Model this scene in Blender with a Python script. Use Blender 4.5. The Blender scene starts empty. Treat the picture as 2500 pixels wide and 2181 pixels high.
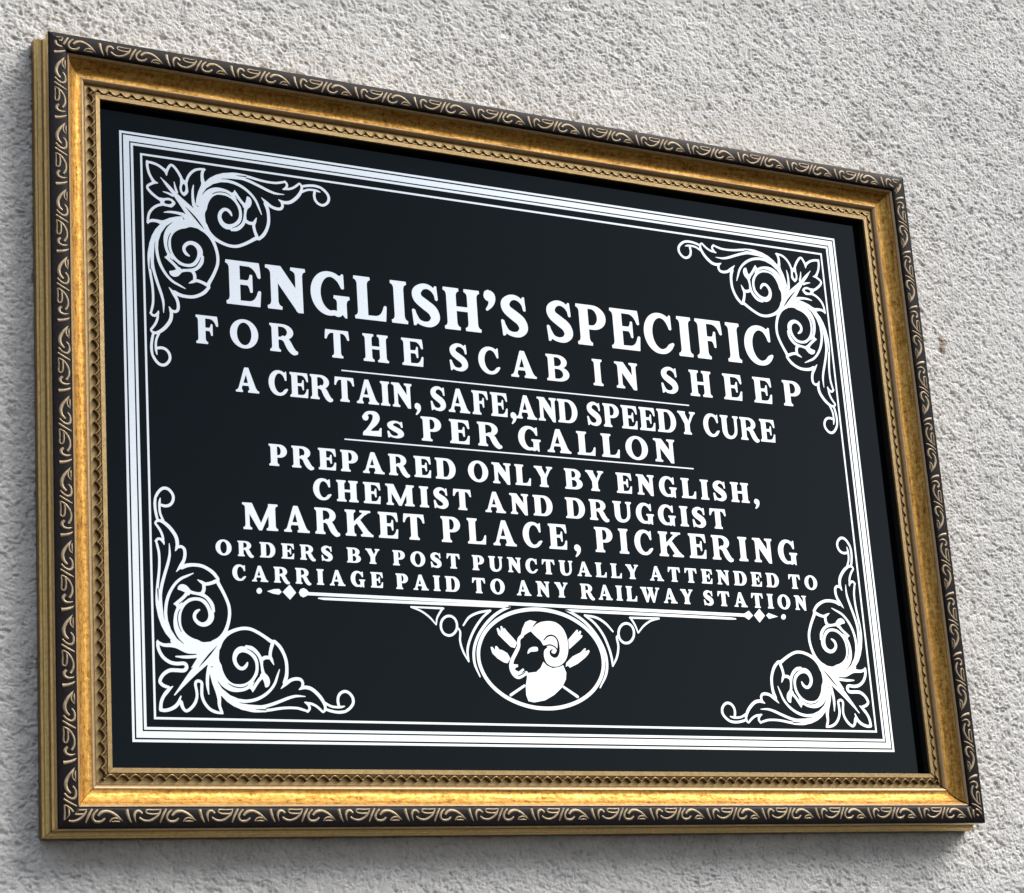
import bpy, math, random
import numpy as np
from mathutils import Vector, Matrix
from mathutils.geometry import delaunay_2d_cdt

random.seed(7)
scene = bpy.context.scene
COL = scene.collection
MM = 0.001
ZC = 2.4                       # height of the sign's centre above the pavement
A, B = 430.0, 314.35           # half width / half height of the frame, mm

# ------------------------------------------------------------------ camera
cam = bpy.data.cameras.new('camera')
cam.sensor_fit = 'HORIZONTAL'
cam.sensor_width = 36.0
cam.lens = 5414.05 / 2500 * 36.0
cam.clip_start, cam.clip_end = 0.05, 500.0
camo = bpy.data.objects.new('camera', cam)
COL.objects.link(camo)
right = Vector((0.8727542, -0.4832118, -0.0693280))
down = Vector((0.0767773, 0.2761261, -0.9580499))
fwd = Vector((0.4820844, 0.8308193, 0.2780899))
up, back = -down, -fwd
camo.matrix_world = Matrix(((right.x, up.x, back.x, -2.16451662 * A * MM),
                            (right.y, up.y, back.y, -3.59566348 * A * MM),
                            (right.z, up.z, back.z, ZC - 1.19836543 * A * MM),
                            (0, 0, 0, 1)))
scene.camera = camo

# ------------------------------------------------------------------ daylight (bright overcast)
SUN_DIR = Vector((0.52, -0.43, 0.66)).normalized()
world = bpy.data.worlds.new('World')
scene.world = world
world.use_nodes = True
wn, wl = world.node_tree.nodes, world.node_tree.links
wn.clear()
sky = wn.new('ShaderNodeTexSky')
sky.sky_type = 'NISHITA'
sky.sun_disc = False
sky.sun_elevation = math.asin(SUN_DIR.z)
sky.sun_rotation = math.atan2(SUN_DIR.x, SUN_DIR.y)
sky.air_density = 1.0
sky.dust_density = 4.0
sky.ozone_density = 1.0
haze_mix = wn.new('ShaderNodeHueSaturation')
haze_mix.inputs['Saturation'].default_value = 0.5
wtc = wn.new('ShaderNodeTexCoord')
wsx = wn.new('ShaderNodeSeparateXYZ')
wl.new(wtc.outputs['Generated'], wsx.inputs[0])
hor = wn.new('ShaderNodeMapRange')           # below the skyline lies dull paving, not sky
hor.inputs['From Min'].default_value = -0.03
hor.inputs['From Max'].default_value = 0.06
wl.new(wsx.outputs[2], hor.inputs[0])
gmix = wn.new('ShaderNodeMix')
gmix.data_type = 'RGBA'
gmix.inputs[6].default_value = (0.20, 0.185, 0.165, 1)
wl.new(hor.outputs[0], gmix.inputs[0])
bg = wn.new('ShaderNodeBackground')
bg.inputs['Strength'].default_value = 0.15
wo = wn.new('ShaderNodeOutputWorld')
wl.new(sky.outputs[0], haze_mix.inputs['Color'])
sky_bands = wn.new('ShaderNodeValToRGB')          # sky brightness shaped for effect: bright low, greyer above, overhead fill for the wall
be = sky_bands.color_ramp.elements
be[0].position, be[0].color = 0.10, (0.44, 0.44, 0.44, 1)
be[1].position, be[1].color = 0.92, (0.55, 0.55, 0.55, 1)
for p_, c_ in ((0.25, (0.33, 0.33, 0.335)), (0.41, (0.20, 0.215, 0.231)), (0.48, (0.27, 0.28, 0.29)), (0.56, (1.1, 1.1, 1.1)), (0.72, (0.95, 0.95, 0.95))):
    e_ = be.new(p_); e_.color = (*c_, 1)
wl.new(wsx.outputs[2], sky_bands.inputs[0])
bmul = wn.new('ShaderNodeMix')
bmul.data_type = 'RGBA'
bmul.blend_type = 'MULTIPLY'
bmul.inputs[0].default_value = 1.0
wl.new(haze_mix.outputs[0], bmul.inputs[6])
wl.new(sky_bands.outputs[0], bmul.inputs[7])
wl.new(bmul.outputs[2], gmix.inputs[7])
wl.new(gmix.outputs[2], bg.inputs[0])
wl.new(bg.outputs[0], wo.inputs[0])

sl = bpy.data.lights.new('sun', 'SUN')
sl.energy = 0.5
sl.angle = math.radians(36)
sl.color = (1.0, 0.975, 0.93)
so = bpy.data.objects.new('sun', sl)
so.rotation_euler = SUN_DIR.to_track_quat('Z', 'Y').to_euler()
so.location = (2, -3, 6)
COL.objects.link(so)

vs = scene.view_settings
vs.view_transform = 'Standard'
vs.look = 'None'
vs.exposure = 1.35
vs.gamma = 1.0
vs.use_curve_mapping = False
scene.cycles.max_bounces = 6

# ------------------------------------------------------------------ materials
def mat(name):
    m = bpy.data.materials.new(name)
    m.use_nodes = True
    nt = m.node_tree
    return m, nt.nodes, nt.links, nt.nodes['Principled BSDF']

def nd(n, t, **kw):
    x = n.new(t)
    for k, v in kw.items():
        if k in x.inputs: x.inputs[k].default_value = v
        else: setattr(x, k, v)
    return x

def ramp(n, stops):
    r = n.new('ShaderNodeValToRGB')
    e = r.color_ramp.elements
    while len(e) < len(stops): e.new(0.5)
    for i, (p, c) in enumerate(stops):
        e[i].position = p
        e[i].color = (*c, 1)
    return r

def gold_leaf():
    m, n, l, b = mat('gold_leaf')
    tc = n.new('ShaderNodeTexCoord')
    uv = nd(n, 'ShaderNodeUVMap')
    mp = nd(n, 'ShaderNodeMapping'); mp.inputs['Scale'].default_value = (0.03, 0.30, 1)
    l.new(uv.outputs[0], mp.inputs[0])
    n1 = nd(n, 'ShaderNodeTexNoise', Scale=1.0, Detail=5.0, Roughness=0.65, Distortion=0.3)
    l.new(mp.outputs[0], n1.inputs[0])
    n2 = nd(n, 'ShaderNodeTexNoise', Scale=260.0, Detail=6.0, Roughness=0.8)
    l.new(tc.outputs['Object'], n2.inputs[0])
    mx = nd(n, 'ShaderNodeMath', operation='MULTIPLY_ADD'); mx.inputs[1].default_value = 0.75
    l.new(n2.outputs[0], mx.inputs[0])
    sc = nd(n, 'ShaderNodeMath', operation='MULTIPLY'); sc.inputs[1].default_value = 0.45
    l.new(n1.outputs[0], sc.inputs[0])
    l.new(sc.outputs[0], mx.inputs[2])
    r = ramp(n, [(0.47, (0.15, 0.060, 0.010)), (0.54, (0.35, 0.175, 0.030)), (0.61, (0.49, 0.27, 0.058)), (0.74, (0.68, 0.43, 0.14))])
    l.new(mx.outputs[0], r.inputs[0])
    l.new(r.outputs[0], b.inputs['Base Color'])
    rr = nd(n, 'ShaderNodeMapRange'); rr.inputs['From Min'].default_value = 0.4; rr.inputs['From Max'].default_value = 0.75
    rr.inputs['To Min'].default_value = 0.62; rr.inputs['To Max'].default_value = 0.48
    l.new(mx.outputs[0], rr.inputs[0]); l.new(rr.outputs[0], b.inputs['Roughness'])
    b.inputs['Metallic'].default_value = 0.8
    bp = nd(n, 'ShaderNodeBump', Strength=0.4, Distance=0.0008)
    l.new(mx.outputs[0], bp.inputs['Height']); l.new(bp.outputs[0], b.inputs['Normal'])
    return m

def pale_gold(name, c1, c2, metal=0.45, rough=0.45):
    m, n, l, b = mat(name)
    tc = n.new('ShaderNodeTexCoord')
    n2 = nd(n, 'ShaderNodeTexNoise', Scale=260.0, Detail=5.0, Roughness=0.7)
    l.new(tc.outputs['Object'], n2.inputs[0])
    r = ramp(n, [(0.35, c1), (0.65, c2)])
    l.new(n2.outputs[0], r.inputs[0]); l.new(r.outputs[0], b.inputs['Base Color'])
    b.inputs['Metallic'].default_value = metal
    b.inputs['Roughness'].default_value = rough
    bp = nd(n, 'ShaderNodeBump', Strength=0.15, Distance=0.0004)
    l.new(n2.outputs[0], bp.inputs['Height']); l.new(bp.outputs[0], b.inputs['Normal'])
    return m

def simple(name, c, metal=0.0, rough=0.5, ior=1.45, noise=0.0):
    m, n, l, b = mat(name)
    b.inputs['Base Color'].default_value = (*c, 1)
    b.inputs['Metallic'].default_value = metal
    b.inputs['Roughness'].default_value = rough
    b.inputs['IOR'].default_value = ior
    if noise:
        tc = n.new('ShaderNodeTexCoord')
        n2 = nd(n, 'ShaderNodeTexNoise', Scale=300.0, Detail=4.0)
        l.new(tc.outputs['Object'], n2.inputs[0])
        r = ramp(n, [(0.3, tuple(x * (1 - noise) for x in c)), (0.7, tuple(min(1, x * (1 + noise)) for x in c))])
        l.new(n2.outputs[0], r.inputs[0]); l.new(r.outputs[0], b.inputs['Base Color'])
    return m

M_GOLD = gold_leaf()
M_SLIP = pale_gold('pale_gold_slip', (0.27, 0.18, 0.073), (0.39, 0.28, 0.125), 0.55, 0.45)
M_FILLET = pale_gold('pale_fillet', (0.36, 0.235, 0.115), (0.46, 0.32, 0.165))
M_SIDE = pale_gold('dull_gold_edge', (0.54, 0.37, 0.135), (0.72, 0.52, 0.215), 0.8, 0.34)
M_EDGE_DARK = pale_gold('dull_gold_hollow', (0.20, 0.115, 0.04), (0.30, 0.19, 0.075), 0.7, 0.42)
M_GROOVE_SHADE = simple('brown_groove_shade', (0.10, 0.046, 0.014), 0.2, 0.5, noise=0.4)  # shade of the carved wave's grooves, put into the colour
M_BLACK = simple('black_lacquer', (0.007, 0.0055, 0.007), 0.0, 0.45, 1.20, noise=0.4)
M_SCROLL = pale_gold('scroll_gilding', (0.24, 0.18, 0.105), (0.42, 0.335, 0.215), 0.3, 0.48)
M_WOOD = simple('stained_wood', (0.010, 0.008, 0.006), 0.0, 0.6, noise=0.4)
M_GLASS = simple('black_glass', (0.001, 0.0015, 0.002), 0.0, 0.02, 1.265)
M_GLASS.node_tree.nodes['Principled BSDF'].inputs['Specular Tint'].default_value = (0.62, 0.82, 1.0, 1)

def silver():
    m, n, l, b = mat('mirror_silver')
    tc = n.new('ShaderNodeTexCoord')
    n2 = nd(n, 'ShaderNodeTexNoise', Scale=700.0, Detail=3.0)
    l.new(tc.outputs['Object'], n2.inputs[0])
    r = ramp(n, [(0.3, (0.84, 0.90, 0.93)), (0.7, (0.93, 0.975, 0.99))])
    l.new(n2.outputs[0], r.inputs[0]); l.new(r.outputs[0], b.inputs['Base Color'])
    b.inputs['Metallic'].default_value = 1.0
    b.inputs['Roughness'].default_value = 0.10
    return m
M_SILVER = silver()

# ------------------------------------------------------------------ helpers
def P3(x, y, z):                     # sign coordinates (mm; x right, y up, z towards the viewer) -> world
    return (x * MM, -z * MM, y * MM)

def link(name, verts, faces, mats, parent=None, midx=None, sharp=None, uv=None):
    me = bpy.data.meshes.new(name)
    me.from_pydata(verts, [], faces)
    for m in (mats if isinstance(mats, (list, tuple)) else [mats]): me.materials.append(m)
    if midx is not None: me.polygons.foreach_set('material_index', midx)
    if uv is not None:
        ul = me.uv_layers.new(name='UVMap')
        li = np.empty(len(me.loops), dtype=np.int32)
        me.loops.foreach_get('vertex_index', li)
        ul.data.foreach_set('uv', np.asarray(uv, dtype=np.float32)[li].ravel())
    if sharp is not None:
        me.polygons.foreach_set('use_smooth', [True] * len(me.polygons))
        me.set_sharp_from_angle(angle=math.radians(sharp))
    me.update()
    o = bpy.data.objects.new(name, me)
    COL.objects.link(o)
    if parent is not None: o.parent = parent
    return o
# ------------------------------------------------------------------ traced artwork (tenths of a millimetre on the glass)
ARM = [('wp',[(521,526),(611,596),(633,565),(652,582),(669,582),(692,546),(728,515),(719,595),(711,648),(717,704),(737,762),(778,822),(752,834),(700,780),(610,688),(546,597)]),('wp',[(633,565),(644,505),(661,445),(686,389),(689,371),(707,351),(722,355),(765,311),(818,277),(885,250),(955,237),(1017,233),(1085,235),(1083,287),(1015,288),(949,291),(883,299),(843,311),(883,312),(935,304),(943,327),(860,335),(794,360),(731,409),(699,457),(680,521),(669,580)]),('ws',[(833,319,22),(870,318,23),(913,316,25),(993,328,25),(1065,359,24),(1126,406,22),(1167,459,21),(1192,520,17),(1212,572,7)]),('ws',[(914,281,27),(976,275,27),(1044,275,25),(1112,289,25),(1204,321,24),(1283,351,23),(1345,366,19),(1421,365,6)]),('ws',[(915,261,31),(971,247,27),(1033,245,25),(1113,252,22),(1206,267,21),(1280,273,20),(1350,271,20),(1394,261,20),(1437,248,16)]),('ws',[(1434,246,19),(1451,265,20),(1451,287,21),(1431,313,21),(1414,318,10)]),('ws',[(1445,312,19),(1474,307,20),(1513,289,20),(1546,263,19),(1567,246,17),(1587,268,20),(1583,303,25),(1562,344,28),(1527,386,29),(1475,426,29),(1424,437,28),(1393,430,23),(1371,418,8)]),('ws',[(1583,270,19),(1622,258,22),(1674,248,22),(1719,247,23),(1763,257,23),(1803,284,23),(1829,321,24),(1828,363,24),(1802,398,23),(1768,413,23),(1730,402,23),(1706,374,23),(1698,337,23),(1703,303,23)]),('ws',[(1584,318,22),(1614,302,20),(1646,290,19),(1685,286,19),(1723,288,19),(1753,295,9)]),('ws',[(1400,442,23),(1404,472,23),(1387,497,25),(1346,502,26),(1303,490,26),(1260,461,28),(1218,422,6)]),('ws',[(1250,469,31),(1267,516,30),(1274,571,27),(1271,640,27),(1253,698,27),(1223,751,29),(1181,793,25)]),('ws',[(1178,793,25),(1157,790,30),(1103,824,27),(1046,857,26),(984,883,26),(923,887,26),(863,874,27),(809,851,30),(765,824,40),(727,786,52),(701,735,58)]),('ws',[(1163,778,30),(1145,725,26),(1138,676,26),(1150,644,24),(1166,608,6)]),('ws',[(1134,663,28),(1097,663,28),(1070,649,30)]),('ws',[(694,589,73),(704,539,76),(730,486,73),(768,444,69),(818,420,64),(873,418,59),(921,428,53),(963,453,46),(996,495,31),(1016,536,27),(1025,581,25),(1019,637,28),(989,684,34),(948,713,42),(899,721,47),(860,698,42),(840,652,34),(848,608,31),(879,574,28),(910,573,27),(934,593,25),(946,617,14)]),('ws',[(964,432,37),(982,414,27),(981,392,9)]),('ws',[(982,409,27),(1007,444,25),(1036,483,26),(1066,513,31)]),('ws',[(1081,517,37),(1072,549,26),(1062,600,26),(1060,638,31),(1031,694,31),(987,732,31),(941,743,25)]),('wc',[(1089,429),(1115,438),(1128,470),(1120,506),(1097,534),(1074,549),(1059,539),(1047,519),(1066,496),(1080,462)]),('ks',[(991,465,6),(1023,510,10),(1046,544,15),(1049,590,12),(1032,660,11),(997,700,9),(947,728,4)]),('ks',[(783,450,6),(824,429,8),(879,421,8),(921,430,7),(945,446,5)]),('ks',[(1601,295,6),(1647,272,10),(1711,265,12),(1759,269,9)]),('ks',[(999,255,3),(1043,254,9),(1085,253,11)]),('ws',[(227,250,22),(264,250,22),(319,264,22),(361,289,23),(386,310,29),(391,342,9)]),('ws',[(390,314,22),(408,275,22),(430,246,20),(452,253,22),(485,291,23),(515,343,23),(527,377,26)]),('wp',[(507,345),(507,397),(499,438),(505,472),(522,496),(539,505),(561,486),(575,464),(571,414),(567,353),(547,365),(530,354)]),('ws',[(559,381,22),(574,335,22),(601,293,22),(636,262,22),(671,248,20),(706,243,19),(729,243,9)]),('kp',[(552,432),(550,449),(545,462),(538,470),(531,471),(524,465),(520,453),(519,437),(521,421),(526,407),(533,399),(540,398),(547,404),(551,416)]),('ws',[(717,241,22),(701,277,25),(699,321,27),(705,360,35)]),('ws',[(621,396,8),(613,443,18),(612,509,23),(619,574,29)]),('ws',[(342,369,4),(383,419,19),(428,470,25),(470,507,36),(520,561,52),(561,616,61)]),('ws',[(455,392,7),(463,438,17),(476,480,22)])]
SLIT = [('ks',[(546,597,3),(578,629,11),(632,686,17),(673,736,13),(700,769,3)])]
LEAFB = [('ws',[(230,240,27),(236,294,26),(256,340,26),(290,382,28),(330,417,9)]),('ws',[(301,408,23),(254,424,26),(230,453,26),(256,504,27),(309,539,29),(366,542,29),(426,543,29),(447,568,29),(433,595,28),(368,593,28),(316,602,28),(264,636,27),(232,685,26),(220,731,25),(220,765,14)]),('ws',[(218,754,23),(267,734,26),(329,734,31),(376,729,38),(457,697,42),(534,695,42)]),('ws',[(362,648,10),(431,646,23),(504,651,24),(557,659,24)]),('ws',[(230,236,26),(267,233,26),(317,247,27),(363,279,28),(394,343,11)]),('ws',[(392,298,33),(412,248,24),(436,232,23),(475,256,24),(507,296,24),(523,342,22),(522,387,22),(514,433,22),(519,456,23),(539,465,23),(564,452,23),(564,407,24),(564,352,24),(584,297,24),(625,250,24),(673,228,23),(728,219,14)]),('ws',[(721,227,24),(704,277,25),(703,332,31),(693,387,38),(671,455,42),(654,533,45)]),('ws',[(620,364,8),(612,431,24),(614,500,27),(629,569,33)]),('ws',[(344,352,9),(411,430,28),(500,529,52),(589,614,66),(629,652,71)])]
SLITB = [('ks',[(549,574,3),(589,619,12),(640,676,15),(698,740,3)])]
DIV = [('wp',[(-2563,-1274),(-2566,-1285),(-2573,-1293),(-2582,-1298),(-2593,-1299),(-2602,-1295),(-2608,-1286),(-2610,-1276),(-2607,-1266),(-2600,-1257),(-2591,-1252),(-2580,-1251),(-2571,-1256),(-2565,-1264)]),('wp',[(-2521,-1275),(-2464,-1256),(-2418,-1252),(-2396,-1275),(-2420,-1298),(-2471,-1293)]),('wp',[(-2389,-1275),(-2325,-1212),(-2273,-1275),(-2328,-1335)]),('wp',[(-2250,-1273),(-2234,-1245),(-2206,-1235),(-2182,-1246),(-2165,-1265),(-2165,-1284),(-2190,-1301),(-2214,-1311),(-2238,-1300)]),('ws',[(-2194,-1279,26),(2045,-1281,29)]),('wp',[(2024,-1268),(2078,-1238),(2119,-1280),(2070,-1321),(2021,-1294)]),('wp',[(2129,-1278),(2194,-1216),(2248,-1277),(2183,-1341)]),('wp',[(2262,-1272),(2290,-1250),(2391,-1279),(2289,-1303)]),('wp',[(2476,-1278),(2472,-1289),(2464,-1298),(2453,-1303),(2441,-1303),(2431,-1299),(2425,-1291),(2424,-1280),(2428,-1269),(2436,-1261),(2447,-1255),(2459,-1255),(2469,-1259),(2475,-1268)]),('ws',[(-2082,-1312,10),(-2030,-1314,20),(-375,-1306,24),(-346,-1310,14)]),('ws',[(199,-1314,15),(240,-1314,24),(1852,-1316,22),(1929,-1318,12)])]
EMB = [('ws',[(524,-1735,32),(519,-1681,32),(504,-1627,32),(479,-1575,32),(444,-1526,32),(401,-1481,32),(349,-1440,32),(290,-1404,32),(225,-1373,32),(155,-1349,32),(81,-1332,32),(4,-1321,32),(-74,-1317,32),(-152,-1321,32),(-229,-1332,32),(-303,-1349,32),(-373,-1373,32),(-439,-1404,32),(-497,-1440,32),(-549,-1481,32),(-593,-1526,32),(-627,-1575,32),(-652,-1627,32),(-668,-1681,32),(-673,-1735,32),(-668,-1790,32),(-652,-1843,32),(-627,-1895,32),(-593,-1944,32),(-549,-1990,32),(-497,-2031,32),(-439,-2067,32),(-373,-2097,32),(-303,-2121,32),(-229,-2139,32),(-152,-2150,32),(-74,-2153,32),(4,-2150,32),(81,-2139,32),(155,-2121,32),(225,-2097,32),(290,-2067,32),(349,-2031,32),(401,-1990,32),(444,-1944,32),(479,-1895,32),(504,-1843,32),(519,-1790,32),(524,-1735,32)]),('ws',[(-350,-1311,17),(-421,-1339,24),(-506,-1392,26),(-599,-1479,26),(-672,-1581,26),(-711,-1686,25),(-712,-1796,23),(-671,-1903,12)]),('ws',[(202,-1316,17),(270,-1344,24),(368,-1404,27),(463,-1501,27),(534,-1623,27),(558,-1735,27),(541,-1848,24),(471,-1966,12)]),('ws',[(-795,-1481,14),(-735,-1410,20),(-640,-1367,20),(-533,-1347,19)]),('ws',[(-537,-1349,19),(-612,-1410,20),(-687,-1501,21),(-743,-1600,21),(-771,-1688,21),(-766,-1781,14)]),('ws',[(-766,-1781,14),(-811,-1701,18),(-834,-1614,18),(-828,-1537,18),(-843,-1507,14)]),('ws',[(-1266,-1347,14),(-970,-1347,18)]),('ws',[(-978,-1348,18),(-1031,-1425,16),(-1045,-1486,11)]),('ws',[(-1045,-1486,11),(-1100,-1427,16),(-1175,-1378,16),(-1266,-1347,14)]),('ws',[(-853,-1487,21),(-858,-1512,21),(-871,-1535,21),(-888,-1553,21),(-910,-1566,21),(-934,-1571,21),(-957,-1567,21),(-977,-1557,21),(-992,-1539,21),(-1001,-1517,21),(-1003,-1492,21),(-998,-1467,21),(-986,-1444,21),(-968,-1426,21),(-946,-1413,21),(-923,-1408,21),(-899,-1411,21),(-879,-1422,21),(-864,-1439,21),(-855,-1462,21),(-853,-1487,21)]),('ws',[(644,-1479,15),(576,-1411,21),(489,-1365,21),(376,-1350,19)]),('ws',[(376,-1350,19),(465,-1412,21),(541,-1507,22),(589,-1621,22),(610,-1711,22),(614,-1778,15)]),('ws',[(614,-1778,15),(663,-1698,20),(686,-1606,20),(678,-1527,20),(691,-1513,15)]),('ws',[(826,-1352,17),(1122,-1347,18)]),('ws',[(833,-1352,20),(873,-1417,17),(898,-1482,12)]),('ws',[(898,-1482,12),(959,-1419,17),(1038,-1370,17),(1122,-1347,15)]),('ws',[(855,-1486,22),(849,-1513,22),(835,-1537,22),(816,-1557,22),(793,-1570,22),(768,-1575,22),(744,-1572,22),(724,-1560,22),(708,-1542,22),(700,-1518,22),(698,-1492,22),(705,-1465,22),(718,-1441,22),(737,-1421,22),(760,-1408,22),(785,-1403,22),(809,-1406,22),(830,-1418,22),(845,-1436,22),(854,-1460,22),(855,-1486,22)])]
RAM = [('wp',[(-486,-1496),(-472,-1489),(-446,-1520),(-448,-1474),(-433,-1474),(-416,-1513),(-423,-1491),(-408,-1491),(-384,-1521),(-333,-1572),(-301,-1609),(-325,-1654),(-362,-1647),(-428,-1589),(-474,-1546)]),('wp',[(-555,-1655),(-538,-1650),(-513,-1678),(-510,-1645),(-493,-1644),(-472,-1672),(-447,-1675),(-399,-1700),(-374,-1744),(-405,-1784),(-437,-1779),(-496,-1747),(-542,-1705)]),('wp',[(196,-1564),(241,-1520),(284,-1478),(299,-1479),(292,-1505),(319,-1483),(329,-1494),(316,-1520),(339,-1525),(332,-1541),(288,-1577),(198,-1647)]),('wp',[(158,-1764),(225,-1707),(305,-1671),(350,-1633),(362,-1637),(352,-1660),(390,-1646),(396,-1659),(378,-1686),(347,-1715),(270,-1768),(190,-1804),(173,-1787),(150,-1799)]),('ws',[(-396,-2049,23),(-259,-1967,21)]),('ws',[(115,-1969,21),(243,-2048,26)]),('wc',[(-157,-1503),(-96,-1441),(-5,-1415),(83,-1422),(149,-1469),(183,-1545),(189,-1645),(158,-1736),(96,-1788),(25,-1799),(-30,-1773),(-52,-1715),(-44,-1664),(-11,-1634),(-51,-1620),(-73,-1585),(-120,-1547)]),('ks',[(-42,-1577,10),(-1,-1542,14),(48,-1536,14),(84,-1562,14),(96,-1609,17),(87,-1671,29),(59,-1706,36),(24,-1698,29),(13,-1674,17),(32,-1656,10)]),('ks',[(-39,-1626,10),(16,-1617,12),(59,-1632,12),(85,-1662,12)]),('wp',[(-263,-1550),(-241,-1488),(-209,-1432),(-164,-1412),(-100,-1423),(-133,-1455),(-159,-1507),(-191,-1520),(-251,-1558)]),('ws',[(-246,-1547,31),(-280,-1578,28),(-289,-1639,31),(-321,-1696,33),(-356,-1752,33),(-371,-1802,40),(-358,-1851,49),(-321,-1888,49),(-277,-1882,38),(-232,-1858,28)]),('wp',[(-375,-1752),(-351,-1790),(-307,-1792),(-308,-1812),(-331,-1819),(-340,-1837),(-306,-1852),(-260,-1822),(-250,-1837),(-295,-1873),(-346,-1884),(-377,-1840)]),('ks',[(-315,-1888,7),(-276,-1873,9),(-244,-1854,7)]),('wp',[(-244,-1863),(-136,-1849),(-92,-1812),(-63,-1761),(-31,-1792),(24,-1813),(89,-1800),(126,-1784),(151,-1848),(143,-1903),(102,-1971),(17,-2039),(-75,-2086),(-177,-2105),(-232,-2096),(-249,-2046),(-248,-1969),(-228,-1891)]),('wc',[(-208,-1699),(-197,-1664),(-164,-1642),(-111,-1640),(-107,-1669),(-148,-1679),(-173,-1680)])]
LINES = [([("ENGLISH'S",-277.5,3.3),('SPECIFIC',22.5,265.0)],(-277.3,109.7,229.1,109.6),(-277.2,147.4,212.9,147.2)),([('FOR',-304.6,-216.2),('THE',-191.8,-101.1),('SCAB',-76.2,41.6),('IN',65.8,113.0),('SHEEP',137.4,291.9)],(-304.0,73.0,279.8,72.5),(-305.2,96.7,269.3,96.9)),([('A',-272.2,-252.0),('CERTAIN,',-243.5,-106.4),('SAFE,',-96.8,-14.7),('AND',-14.9,46.7),('SPEEDY',56.4,170.4),('CURE',178.6,257.3)],(-272.2,35.3,240.1,35.4),(-222.2,56.1,241.4,56.6)),([('2s',-161.4,-123.7),('PER',-107.4,-30.7),('GALLON',-14.6,145.2)],(-105.9,7.9,126.2,7.4),(-107.4,28.7,121.7,28.4)),([('PREPARED',-245.8,-77.3),('ONLY',-65.6,16.7),('BY',28.3,67.9),('ENGLISH,',80.5,231.7)],(-245.7,-24.2,220.4,-24.2),(-245.8,-6.5,201.6,-6.2)),([('CHEMIST',-208.5,-64.3),('AND',-51.4,14.2),('DRUGGIST',27.0,193.1)],(-187.1,-49.7,184.1,-50.4),(-187.2,-32.3,176.2,-32.3)),([('MARKET',-270.5,-109.7),('PLACE,',-94.5,39.0),('PICKERING',53.8,267.6)],(-270.8,-78.0,215.5,-78.7),(-270.5,-56.6,215.9,-56.8)),([('ORDERS',-294.0,-194.1),('BY',-181.6,-152.2),('POST',-140.6,-78.9),('PUNCTUALLY',-67.4,95.5),('ATTENDED',106.8,244.0),('TO',254.9,286.6)],(-275.7,-100.2,258.1,-101.3),(-275.7,-88.1,255.2,-88.5)),([('CARRIAGE',-280.7,-150.5),('PAID',-138.9,-80.4),('TO',-68.7,-38.1),('ANY',-26.9,23.0),('RAILWAY',35.3,149.8),('STATION',160.9,272.2)],(-246.2,-120.0,255.6,-120.7),(-245.9,-107.5,256.9,-107.7))]
RULES = [[(-178.1,62.2),(165.0,62.7)],[(-178.4,3.0),(163.3,3.4)]]
UNIT = [[(4,49,40),(9,12,33),(22,-26,25),(39,-50,6)],[(70,-43,7),(59,-3,26),(70,28,30),(96,36,32),(119,17,27)],[(95,-13,25),(129,-33,25),(172,-36,25),(216,-17,25),(246,11,24),(264,42,16)],[(267,47,15),(210,44,16),(156,45,18),(150,25,19),(175,14,21),(224,13,20),(249,17,15)],[(308,52,20),(277,2,27),(256,-49,14)],[(349,46,20),(318,16,25),(308,-17,27),(328,-40,27),(372,-39,27),(400,-17,19)],[(348,1,25),(377,27,35),(422,34,35),(469,15,32),(505,-13,24),(535,-37,5)],[(436,-42,13),(455,-20,19),(489,-16,19),(518,-30,9)],[(451,-41,11),(484,-39,19),(514,-41,9)]]
RUST = (480.8, 156.5)
N_ARM = 23
# ------------------------------------------------------------------ flat print: painted layers -> one clean sheet
def catmull(pts, closed=False, n=6):
    p = [np.array(q, float) for q in pts]
    m = len(p)
    if m < 3 and not closed: return p
    out = []
    rng = range(m if closed else m - 1)
    for i in rng:
        p1, p2 = p[i], p[(i + 1) % m]
        p0 = p[(i - 1) % m] if (closed or i > 0) else 2 * p1 - p2
        p3 = p[(i + 2) % m] if (closed or i + 2 < m) else 2 * p2 - p1
        # centripetal tangents keep tight spirals from overshooting
        d1 = max(np.linalg.norm((p2 - p1)[:2]), 1e-6)
        d0 = max(np.linalg.norm((p1 - p0)[:2]), 1e-6)
        d2 = max(np.linalg.norm((p3 - p2)[:2]), 1e-6)
        m1 = (p2 - p0) / (d0 + d1) * d1
        m2 = (p3 - p1) / (d1 + d2) * d1
        for k in range(n):
            t = k / n
            out.append((2*t**3-3*t**2+1)*p1 + (t**3-2*t**2+t)*m1 + (-2*t**3+3*t**2)*p2 + (t**3-t**2)*m2)
    if not closed: out.append(p[-1])
    return out

def area(poly):
    s = 0
    for i in range(len(poly)):
        x0, y0 = poly[i][0], poly[i][1]; x1, y1 = poly[(i+1) % len(poly)][0], poly[(i+1) % len(poly)][1]
        s += x0*y1 - x1*y0
    return s / 2

def stroke_polys(pts, n=5):
    c = catmull(pts, n=n)
    res = []
    L, Rr = [], []
    for i, q in enumerate(c):
        a = c[max(i-1, 0)]; b = c[min(i+1, len(c)-1)]
        t = np.array([b[0]-a[0], b[1]-a[1]]); t /= max(np.linalg.norm(t), 1e-9)
        h = max(q[2], 0.02) / 2
        nrm = np.array([-t[1], t[0]])
        L.append((q[0]+nrm[0]*h, q[1]+nrm[1]*h)); Rr.append((q[0]-nrm[0]*h, q[1]-nrm[1]*h))
    for i in range(len(c)-1):
        q = [L[i], Rr[i], Rr[i+1], L[i+1]]
        if abs(area(q)) > 1e-7: res.append(q)
    for q in (c[0], c[-1]):
        h = max(q[2], 0.02) / 2
        res.append([(q[0]+h*math.cos(k*math.pi/4+.1), q[1]+h*math.sin(k*math.pi/4+.1)) for k in range(8)])
    return res

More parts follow.
